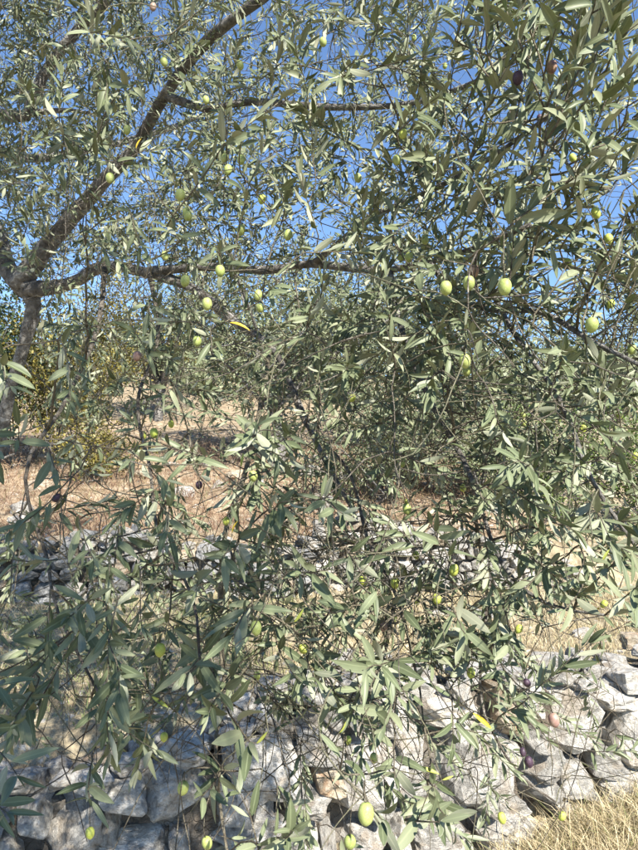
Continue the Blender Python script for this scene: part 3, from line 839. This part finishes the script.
def mass_shoots():
    jobs = []
    for (x0, x1, y0, y1, d0, d1, n, lf, md, sp) in REG:
        for k in range(n):
            b = np.array(P(rng.uniform(x0, x1), rng.uniform(y0, y1), rng.uniform(d0, d1)))
            u = np.array(md) + rng.normal(0, sp, 3)
            jobs.append((b, u, rng.uniform(0.08, 0.20), lf * rng.uniform(.85, 1.1)))
    # added foliage, mostly out of view, set along sun rays to shade the left
    kx, ky = SUN_TO.x / SUN_TO.z, SUN_TO.y / SUN_TO.z
    made = 0
    while made < 1300:
        if made < 560: y0 = rng.uniform(-0.1, 1.1); s0 = rng.uniform(-1.1, -0.10); z = rng.uniform(2.4, 3.2)
        elif made < 800: y0 = rng.uniform(1.0, 2.2); s0 = rng.uniform(-1.6, -0.45); z = rng.uniform(2.8, 3.6)
        else: y0 = rng.uniform(2.2, 5.0); s0 = rng.uniform(-2.6, -1.3); z = rng.uniform(3.0, 4.0)
        b = np.array([s0 + kx * (z - 1.4), y0 + ky * (z - 1.4), z])
        x, y, d = project(b)
        if d > 0 and -60 < x < 700 and y > -90 and not (x < 130): continue
        jobs.append((b, rng.normal(0, 1, 3), rng.uniform(0.12, 0.22), .062)); made += 1
    ds = [float(np.min(np.linalg.norm(NP - j[0], axis=1))) for j in jobs]
    for i in np.argsort(ds):
        b, u, L, lf = jobs[i]
        shoot(b, u, L, lf, droop=rng.uniform(0.0, 0.8), mat='twig' if rng.random() < .7 else 'dead_twig')
mass_shoots()

# --- bare dead twigs in the middle of the crown
def bare_twigs():
    for (x0, x1, y0, y1, d0, d1, n) in [(250, 450, 330, 640, .9, 1.9, 210), (430, 640, 260, 500, .85, 1.7, 230), (40, 250, 210, 420, 1.2, 2.6, 200), (260, 480, 520, 800, .85, 1.4, 150), (0, 230, 430, 780, .9, 1.6, 130), (460, 620, 560, 780, 1.1, 1.6, 60), (160, 330, 480, 780, .9, 1.5, 80), (0, 638, 0, 260, 1.2, 2.8, 260)]:
        for k in range(n):
            b = np.array(P(rng.uniform(x0, x1), rng.uniform(y0, y1), rng.uniform(d0, d1)))
            u = np.array([0.15, -0.4, -0.3]) + rng.normal(0, .6, 3); u /= np.linalg.norm(u)
            c = connect(b, u, 0.0010, 'dead_twig')
            if c is None: continue
            L = rng.uniform(.06, .24); m = 6
            ext = [b]
            d = u
            for q in range(m):
                d = d + rng.normal(0, .12, 3); d /= np.linalg.norm(d); ext.append(ext[-1] + d * L / m)
            twigs.append((np.vstack([c[0], np.array(ext[1:])]), np.concatenate([c[1], np.linspace(.0010, .0006, m)]), ('dead_twig', 'twig', 'shoot')[int(rng.integers(0, 3))]))
bare_twigs()

# --- olives: px, py, length in px, tilt, kind
OL = [
 (505, 287, 20, .1, 'g'), (446, 288, 17, .0, 'g'), (469, 283, 17, .2, 'g'), (474, 271, 15, -.2, 't'), (592, 325, 18, .3, 'g'), (632, 349, 13, .2, 'g'), (465, 361, 17, .1, 'g'), (467, 371, 12, .0, 'g'),
 (596, 213, 14, .3, 'y'), (609, 239, 13, .2, 'y'), (568, 263, 11, .0, 'y'), (611, 304, 11, .4, 'y'), (573, 158, 11, .3, 'y'), (552, 67, 15, .1, 't'), (518, 78, 16, .3, 'd'), (540, 118, 9, .2, 'd'),
 (403, 134, 12, .0, 'y'), (397, 160, 13, .1, 'g'), (358, 178, 11, .2, 'g'), (414, 38, 8, .1, 'g'), (445, 66, 7, .0, 'g'), (323, 42, 11, .1, 'g'), (240, 65, 11, .4, 'g'), (206, 100, 10, .1, 'g'), (262, 199, 12, .3, 'y'),
 (225, 158, 11, .3, 'g'), (241, 160, 12, .2, 'g'), (228, 170, 13, -.1, 'g'), (180, 195, 14, -.1, 'g'), (186, 212, 11, 0, 'g'), (188, 216, 12, .1, 'g'), (241, 230, 13, .3, 'g'), (288, 235, 13, .1, 'g'),
 (220, 271, 14, -.1, 'g'), (185, 281, 14, 0, 'g'), (207, 304, 15, .1, 'g'), (258, 295, 13, -.2, 'g'), (260, 308, 11, .3, 'g'), (197, 341, 13, .1, 'g'), (137, 356, 12, -.1, 'k'), (165, 256, 11, .2, 'g'),
 (425, 240, 11, .1, 'g'), (401, 257, 11, .4, 'g'), (409, 257, 12, -.1, 'g'), (352, 398, 10, .3, 'y'), (523, 415, 9, .1, 'g'), (524, 423, 8, .2, 'g'), (619, 415, 10, .4, 'y'), (583, 429, 10, .4, 'y'), (635, 456, 9, .3, 'y'),
 (143, 435, 10, .3, 'y'), (154, 433, 12, -.2, 'y'), (171, 424, 9, .1, 'y'), (57, 498, 12, 1.1, 'd'), (253, 476, 13, .2, 'g'), (199, 485, 10, .2, 'd'), (226, 521, 10, .0, 'y'), (402, 463, 11, .1, 'g'), (407, 509, 13, .1, 'g'), (407, 502, 8, .1, 'y'),
 (463, 488, 9, .2, 'y'), (416, 555, 10, .2, 'y'), (454, 570, 14, .1, 'y'), (395, 583, 13, .1, 'y'), (363, 581, 12, .2, 'y'), (437, 599, 13, .1, 'y'), (417, 601, 10, .4, 'y'), (393, 617, 12, .1, 'g'), (384, 626, 13, .5, 'k'),
 (256, 628, 17, .0, 'g'), (303, 649, 12, .9, 'y'), (160, 650, 16, .0, 'y'), (519, 629, 11, .6, 'y'), (604, 604, 10, .7, 'y'), (471, 673, 12, .1, 'y'), (257, 676, 10, .1, 'g'), (366, 814, 25, .05, 'g'), (374, 758, 12, .1, 'g'),
 (207, 843, 15, .3, 'g'), (350, 842, 17, .3, 'g'), (90, 833, 13, .1, 'y'), (164, 737, 11, .1, 'y'), (183, 788, 16, .1, 'o'), (502, 818, 13, .2, 'y'), (554, 720, 16, .2, 'k'), (529, 762, 13, .2, 'd'), (523, 752, 10, .4, 'd'), (562, 816, 11, .3, 'y'), (527, 683, 11, .8, 'd'),
 (164, 62, 11, .2, 'g'), (153, 7, 10, .1, 'k'), (127, 130, 11, .1, 'g'), (110, 178, 13, .3, 'o'), (348, 740, 10, .2, 'y'),
]
OKIND = {'g': ('olive_green', None), 'y': ('olive_yellow', 'bright yellow-green olive'), 't': ('olive_turning', 'olive turning from green to brown'), 'd': ('olive_dark', 'ripe dark purple olive'), 'k': ('olive_pink', 'rosy half-ripe olive'), 'o': ('olive_green', None)}
def olive_mesh(mat):
    bm = bmesh.new()
    bmesh.ops.create_uvsphere(bm, u_segments=16, v_segments=12, radius=0.5)
    for v in bm.verts:
        z = v.co.z
        k = 0.74 * (1.0 + 0.10 * z) * (1.0 if z > -0.42 else 0.92)
        v.co.x *= k; v.co.y *= k
        if z > 0.45: v.co.z -= 0.025
        if z < -0.49: v.co.z -= 0.02
    me = bpy.data.meshes.new('olive'); bm.to_mesh(me); bm.free()
    me.materials.append(mat)
    me.polygons.foreach_set('use_smooth', [True] * len(me.polygons))
    return me
OM = {k: olive_mesh(M[v[0]]) for k, v in OKIND.items()}
ol_px = []
def place_olives():
    for (px, py, s, tilt, k) in OL:
        real = rng.uniform(.021, .024)
        d = min(real * FPX / s, 2.0)
        real = min(.024, s * d / FPX) * 0.9
        c = np.array(P(px, py, d))
        o = bpy.data.objects.new('olive', OM[k])
        o.location = c - TB
        o.scale = (real * rng.uniform(.95, 1.08),) * 2 + (real,)
        o.rotation_euler = (rng.uniform(-.2, .2), tilt, rng.uniform(0, 6))
        link(o, tree)
        if OKIND[k][1]: o['label'] = OKIND[k][1]
        axis = np.array(o.rotation_euler.to_matrix() @ Vector((0, 0, 1)))
        top = c + axis * real * 0.47
        st = top + axis * 0.018 + rng.normal(0, .004, 3)
        cc = connect(st, -axis, 0.0007, 'shoot')
        pts = np.vstack([cc[0], [top]]) if cc is not None else np.array([st, top])
        r = np.concatenate([cc[1], [0.0008]]) if cc is not None else np.array([.0008, .0008])
        twigs.append((pts, r, 'twig'))
        ol_px.append((px, py, s, d))
place_olives()

# --- yellowed leaves, one by one: px, py, angle, length px, kind
YL = [(240, 325, -.25, 22, 1), (483, 721, -.65, 24, 1), (138, 143, 1.2, 12, 1), (234, 527, 1.3, 14, 1), (207, 541, -.4, 13, 2), (299, 616, .9, 16, 2), (428, 770, -.1, 24, 2), (242, 460, 1.4, 14, 2), (160, 702, -.5, 20, 2), (343, 728, .9, 13, 2), (448, 778, .4, 12, 2), (262, 738, .8, 16, 2), (606, 555, 1.1, 14, 2), (596, 610, .6, 10, 1)]
YM = []
for (px, py, a, s, k) in YL:
    d = rng.uniform(.75, .95)
    L = s * d / FPX
    dr = np.array([math.cos(a), -0.15, math.sin(a)])
    c = np.array(P(px, py, d)) - dr * L * 0.5
    m = leaf_matrix(c, dr, np.array([0.1, -0.8, 0.5]) + rng.normal(0, .45, 3), L, 0.8)
    YM.append((m, k))
    cc = connect(c, dr / np.linalg.norm(dr), 0.0006, 'twig')
    if cc is not None: twigs.append((cc[0], cc[1], 'twig'))

# --- thin out what hangs right in front of the fruit, then build the leaves
LM = np.array(LM); LV = np.array(LV)
tip = LM[:, :3, 3] + LM[:, :3, 1] * 0.5
def clear_mask():
    keep = np.ones(len(LM), bool)
    mids = [LM[:, :3, 3] + LM[:, :3, 1] * t for t in (0.15, 0.4, 0.65, 0.9)]
    proj = [project(m) for m in mids]
    tgt = [(px, py, s * 0.62, d) for (px, py, s, d) in ol_px] + [(px, py, s * .5, .85) for (px, py, a, s, k) in YL]
    for (px, py, rad, d) in tgt:
        for (x, y, dp) in proj:
            hit = ((x - px) ** 2 + (y - py) ** 2 < (rad + 2.0) ** 2) & (dp < d + 0.01) & (dp > 0.05)
            if rad < 4.5: hit &= rng.random(len(LM)) < 0.85
            keep &= ~hit
    # the bare inner limbs carry few leaves of their own
    for poly, rad, dmin in (([(20, 285), (58, 242), (85, 205), (112, 175), (136, 148), (165, 95), (196, 53), (226, 24), (262, -2)], 11, 1.6), ([(36, 290), (105, 263), (150, 272), (200, 268), (260, 270), (310, 264), (390, 270)], 7, 1.5), ([(250, 102), (330, 107), (400, 105), (450, 92)], 5, 1.2), ([(26, 116), (42, 78), (72, 36), (100, 8)], 8, 1.6), ([(10, 430), (30, 345), (36, 300), (3, 235)], 9, 1.0)):
        for (xa, ya), (xb, yb) in zip(poly[:-1], poly[1:]):
            for (x, y, dp) in proj:
                t = np.clip(((x - xa) * (xb - xa) + (y - ya) * (yb - ya)) / ((xb - xa) ** 2 + (yb - ya) ** 2), 0, 1)
                dist = np.hypot(x - xa - t * (xb - xa), y - ya - t * (yb - ya))
                keep &= ~((dist < rad) & (dp > dmin) & (dp < 2.8) & (rng.random(len(LM)) < 0.22))
    # nothing closer to the lens than an outstretched hand
    x, y, dp = proj[1]
    inframe = (x > -80) & (x < 720) & (y > -80) & (y < 930) & (dp > 0)
    keep &= ~(inframe & (dp < 0.52))
    return keep
kp = clear_mask()
LM = LM[kp]; LV = LV[kp]; LT = np.array(LT)[kp]
N = len(LM)
LM[:, :3, 3] -= TB
ctr = LM[:, :3, 3] + LM[:, :3, 1] * 0.5 + TB
px_, py_, dp_ = project(ctr)
x0_, y0_, _ = project(LM[:, :3, 3] + TB); x1_, y1_, _ = project(LM[:, :3, 3] + LM[:, :3, 1] + TB)
size = np.hypot(x1_ - x0_, y1_ - y0_) / np.maximum(dp_, .1) ** 0.3
inside = (px_ > 4) & (px_ < 634) & (py_ > 4) & (py_ < 846) & (dp_ > 0)
size = np.where(inside, size, -1)
top300 = np.argsort(-size)[:300 - len(YM)]
is_top = np.zeros(N, bool); is_top[top300] = True
tints = rng.uniform(0, 1, N)
leaf_me = []; leaf_objs = []
for k in range(14):
    v, t, fm, rb = VAR_HI[k]
    leaf_me.append(big_mesh('leaf', v, t, [M['leaf_top'], M['leaf_under']], fm, {'tint': np.full(len(v), k / 14.0), 'rib': rb}))
for i in top300:
    o = bpy.data.objects.new('leaf', leaf_me[LV[i]])
    link(o, tree)
    o.matrix_local = Matrix(LM[i].tolist())
    leaf_objs.append((o, int(LT[i])))
ym = {}
for k, nm in ((1, 'leaf_yellow'), (2, 'leaf_lime')):
    v, t, fm, rb = VAR_HI[4]
    ym[k] = big_mesh('leaf', v, t, [M[nm], M[nm]], fm, {'tint': np.full(len(v), .5), 'rib': rb})
for (m, k) in YM:
    m = m.copy(); m[:3, 3] -= TB
    o = bpy.data.objects.new('leaf', ym[k]); link(o, tree)
    o.matrix_local = Matrix(m.tolist())
    o['label'] = 'leaf turned bright yellow' if k == 1 else 'leaf turning yellow-green'
near = (~is_top) & (dp_ < 1.7) & (dp_ > 0)
farl = (~is_top) & ~near
me = leaves_mesh('foliage', LM[near], LV[near], VAR_HI, [M['leaf_top'], M['leaf_under']], tints[near])
tag(link(bpy.data.objects.new('foliage', me), tree), kind='stuff')
me = leaves_mesh('foliage', LM[farl], LV[farl], VAR_LO, [M['leaf_top'], M['leaf_under']], tints[farl])
tag(link(bpy.data.objects.new('foliage', me), tree), kind='stuff')
print('LEAVES', N, 'near', int(near.sum()), 'twigs', len(twigs), 'nodes', node_n)

# --- twigs: the 300 that show largest one by one, the rest joined
def twig_size(t):
    x, y, d = project(t[0])
    ins = (x > 0) & (x < 638) & (y > 0) & (y < 850) & (d > 0.1)
    if ins.sum() < 2: return -1
    l = np.hypot(np.diff(x), np.diff(y))
    return float((l * (t[1][1:] / np.maximum(d[1:], .1)) * ins[1:]).sum())
ts = np.array([twig_size(t) for t in twigs])
order = np.argsort(-ts)
tv = {k: ([], [], 0) for k in ('twig', 'dead_twig', 'shoot')}
twig_obj = {}
for rank, i in enumerate(order):
    p, r, mat = twigs[i]
    V, T = tube(p - TB, r, 5 if rank < 600 else 3)
    if rank < 280:
        twig_obj[int(i)] = link(bpy.data.objects.new('twig', big_mesh('twig', V, T, [M[mat]])), tree)
    else:
        a, b, n = tv[mat]; a.append(V); b.append(T + n); tv[mat] = (a, b, n + len(V))
for o, ti in leaf_objs:              # a leaf belongs to its twig (same origin as the tree)
    if ti in twig_obj: o.parent = twig_obj[ti]
for k, (a, b, n) in tv.items():
    tag(link(bpy.data.objects.new('fine_twigs', big_mesh('fine_twigs', np.concatenate(a), np.concatenate(b), [M[k]])), tree), kind='stuff')

# ------------------------------------------------------------------ trees and shrubs beyond
BLO = [leaf_variant(b, .2, 0.2, 1.25, False) for b in (-.05, .1, .25)]
SLO = [leaf_variant(b, .2, 0.2, 2.3, False) for b in (-.05, .1, .25)]
def grove_plant(name, label, cat, group, x, y, height, spread, nlimb, nleaf, leaf, mat, trunk_r, seed, lib=None, low=0.35, stems=1, trunk_name='trunk', lift=0.0):
    r = np.random.default_rng(seed)
    lib = lib or BLO
    z0 = gz(x, y)
    root = empty(name, (x, y, z0))
    tag(root, label, cat, group)
    ends = []
    V_all, T_all, off = [], [], 0
    Vt, Tt, offt = [], [], 0
    forks = []
    for s in range(stems):
        sx, sy = r.normal(0, .12 * (stems > 1), 2)
        hf = height * (low if stems == 1 else low * r.uniform(.3, .8))
        pts = [(sx, sy, -0.2), (sx + r.normal(0, .05), sy + r.normal(0, .05), hf * .5), (sx + r.normal(0, .10), sy + r.normal(0, .10), hf)]
        p, rad = catmull(pts, [trunk_r * 1.3, trunk_r, trunk_r * .85], .12)
        V, T = tube(p, rad, 8, .25, seed)
        Vt.append(V); Tt.append(T + offt); offt += len(V)
        forks.append(p[-1])
    for k in range(nlimb):
        f = forks[k % stems]
        a = 2 * math.pi * k / nlimb + r.normal(0, .35)
        rr_ = spread * r.uniform(.35, 1.0) * .5
        zz = height * r.uniform(max(low + .1, .42), 1.0)
        zz = min(zz, height * (1.02 - 0.25 * (rr_ / (spread * .5)) ** 2))
        e = np.array([math.cos(a) * rr_, math.sin(a) * rr_, zz])
        m1 = f + (e - f) * .4 + r.normal(0, .08, 3) * spread * .4 + np.array([0, 0, .06 * height])
        p, rad = catmull([f, m1, e], [trunk_r * .6, trunk_r * .35, trunk_r * .12], .15)
        V, T = tube(p, rad, 6, .2, seed + k)
        V_all.append(V); T_all.append(T + off); off += len(V)
        ends += list(p[len(p) // 3:])
        for q in range(4):
            st = p[r.integers(len(p) // 3, len(p))]
            e2 = st + r.normal(0, .16, 3) * spread + np.array([0, 0, .05 * height - .02])
            p2, rad2 = catmull([st, (st + e2) / 2 + r.normal(0, .04, 3), e2], [trunk_r * .2, trunk_r * .12, trunk_r * .06], .15)
            V, T = tube(p2, rad2, 4)
            V_all.append(V); T_all.append(T + off); off += len(V)
            ends += list(p2[1:])
    link(bpy.data.objects.new(trunk_name, big_mesh(trunk_name, np.concatenate(Vt), np.concatenate(Tt), [M['bark']])), root)
    link(bpy.data.objects.new('limbs', big_mesh('limbs', np.concatenate(V_all), np.concatenate(T_all), [M['bark']])), root)
    ends = np.array(ends)
    i = r.integers(0, len(ends), nleaf)
    sub = r.normal(0, 1, (nleaf, 3)); sub /= np.linalg.norm(sub, axis=1)[:, None]
    pos = ends[i] + sub * (r.uniform(0, 1, nleaf) ** .6)[:, None] * spread * .085
    pos[:, 2] = np.maximum(pos[:, 2], 0.05)
    mats = np.zeros((nleaf, 4, 4))
    dr = r.normal(0, 1, (nleaf, 3)) + sub * .8 + np.array([0, 0, .2]); dr /= np.linalg.norm(dr, axis=1)[:, None]
    nm = r.normal(0, .6, (nleaf, 3)) + np.array([0, -.1, .7])
    xx = np.cross(dr, nm); xx /= np.linalg.norm(xx, axis=1)[:, None] + 1e-9
    zz = np.cross(xx, dr); L = (leaf * r.uniform(.7, 1.25, nleaf))[:, None]
    mats[:, :3, 0] = xx * L; mats[:, :3, 1] = dr * L; mats[:, :3, 2] = zz * L; mats[:, :3, 3] = pos; mats[:, 3, 3] = 1
    me = leaves_mesh('crown', mats, r.integers(0, 3, nleaf), lib, [mat, mat], r.uniform(0, 1, nleaf))
    link(bpy.data.objects.new('crown', me), root)
    return root
G = 'olive trees on the upper terraces'
grove_plant('olive_tree', 'grey-green olive tree with a pale trunk on the slope right behind the far wall', 'olive tree', G, -0.55, 9.2, 3.6, 4.0, 16, 15000, .075, M['back_leaf'], .07, 41, None, .22)
grove_plant('olive_tree', 'grey-green olive tree behind the far wall, seen through the right half of the branches', 'olive tree', G, 2.0, 10.6, 3.5, 4.4, 16, 15000, .080, M['back_leaf'], .08, 42, None, .22)
grove_plant('olive_tree', 'grey-green olive tree at the right edge behind the green bush', 'olive tree', G, 5.6, 12.0, 3.6, 4.4, 15, 12000, .085, M['back_leaf'], .08, 43, None, .2)
grove_plant('olive_tree', 'grey-green olive tree high on the slope behind the yellowing bush on the left', 'olive tree', G, -3.4, 13.5, 3.3, 4.2, 15, 11000, .09, M['back_leaf'], .08, 44, None, .2)
grove_plant('olive_tree', 'distant grey-green olive tree between the two nearer ones of the upper terrace', 'olive tree', G, 0.8, 17.0, 3.9, 5.0, 14, 10000, .11, M['back_leaf'], .09, 45)
grove_plant('shrub', 'yellowing leafy bush on the slope beneath the fork of the big olive tree', 'bush', None, -3.35, 8.6, 2.7, 2.4, 22, 15000, .046, M['yellow_shrub_leaf'], .02, 51, SLO, .15, 4, 'stems')
grove_plant('shrub', 'dark evergreen bush at the left edge beneath the olive trunk', 'bush', None, -4.35, 8.4, 3.1, 2.2, 16, 10000, .055, M['dark_shrub_leaf'], .02, 52, SLO, .15, 4, 'stems')
grove_plant('shrub', 'low yellow-green bush on the pale slope below the yellowing bush', 'bush', None, -2.75, 7.9, .75, 1.2, 9, 2600, .04, M['yellow_shrub_leaf'], .012, 53, SLO, .1, 4, 'stems')
grove_plant('shrub', 'bright green bush beyond the ruined end of the far wall', 'bush', None, 2.75, 8.1, 1.35, 2.1, 13, 7500, .045, M['green_shrub_leaf'], .02, 54, SLO, .12, 4, 'stems')
grove_plant('shrub', 'taller green bush at the right edge past the end of the far wall', 'bush', None, 4.5, 9.2, 1.9, 2.4, 13, 8000, .05, M['green_shrub_leaf'], .02, 55, SLO, .12, 4, 'stems')
grove_plant('shrub', 'dark green bush half hidden between the far wall and the middle olive trees', 'bush', None, 1.1, 8.3, 1.2, 1.7, 11, 5000, .05, M['dark_shrub_leaf'], .02, 56, SLO, .12, 4, 'stems')
grove_plant('shrub', 'grey-green wild olive bush just behind the middle of the far wall', 'bush', None, 0.75, 7.4, 1.5, 1.9, 14, 6500, .06, M['back_leaf'], .02, 57, None, .12, 4, 'stems')
grove_plant('shrub', 'grey-green wild olive bush behind the right part of the far wall', 'bush', None, 1.95, 7.7, 1.35, 1.8, 14, 6000, .06, M['back_leaf'], .02, 58, None, .12, 4, 'stems')
# the wooded hillside far behind: one mass
def hillside():
    r = np.random.default_rng(77)
    k = 260
    cx = r.uniform(-26, 26, k); cy = r.uniform(17, 44, k)
    cx = cx * (cy / 30.0)
    hh = r.uniform(.8, 2.6, k)
    n = 52000
    i = r.integers(0, k, n)
    sub = r.normal(0, 1, (n, 3)); sub /= np.linalg.norm(sub, axis=1)[:, None]
    sub *= (r.uniform(0, 1, n) ** .4)[:, None]
    pos = np.stack([cx[i], cy[i], ground_z(cx[i], cy[i]) + hh[i] * .5], 1) + sub * np.stack([hh[i] * .75, hh[i] * .75, hh[i] * .55], 1)
    dr = r.normal(0, 1, (n, 3)); dr /= np.linalg.norm(dr, axis=1)[:, None]
    nm = r.normal(0, 1, (n, 3)); xx = np.cross(dr, nm); xx /= np.linalg.norm(xx, axis=1)[:, None]
    zz = np.cross(xx, dr); L = r.uniform(.12, .26, n)[:, None]
    mats = np.zeros((n, 4, 4)); mats[:, :3, 0] = xx * L; mats[:, :3, 1] = dr * L; mats[:, :3, 2] = zz * L; mats[:, :3, 3] = pos; mats[:, 3, 3] = 1
    me = leaves_mesh('hillside_scrub', mats, r.integers(0, 3, n), SLO, [M['back_leaf'], M['back_leaf']], r.uniform(0, 1, n))
    tag(link(bpy.data.objects.new('hillside_scrub', me)), 'grey-green scrub covering the far hillside', 'scrub', kind='stuff')
hillside()
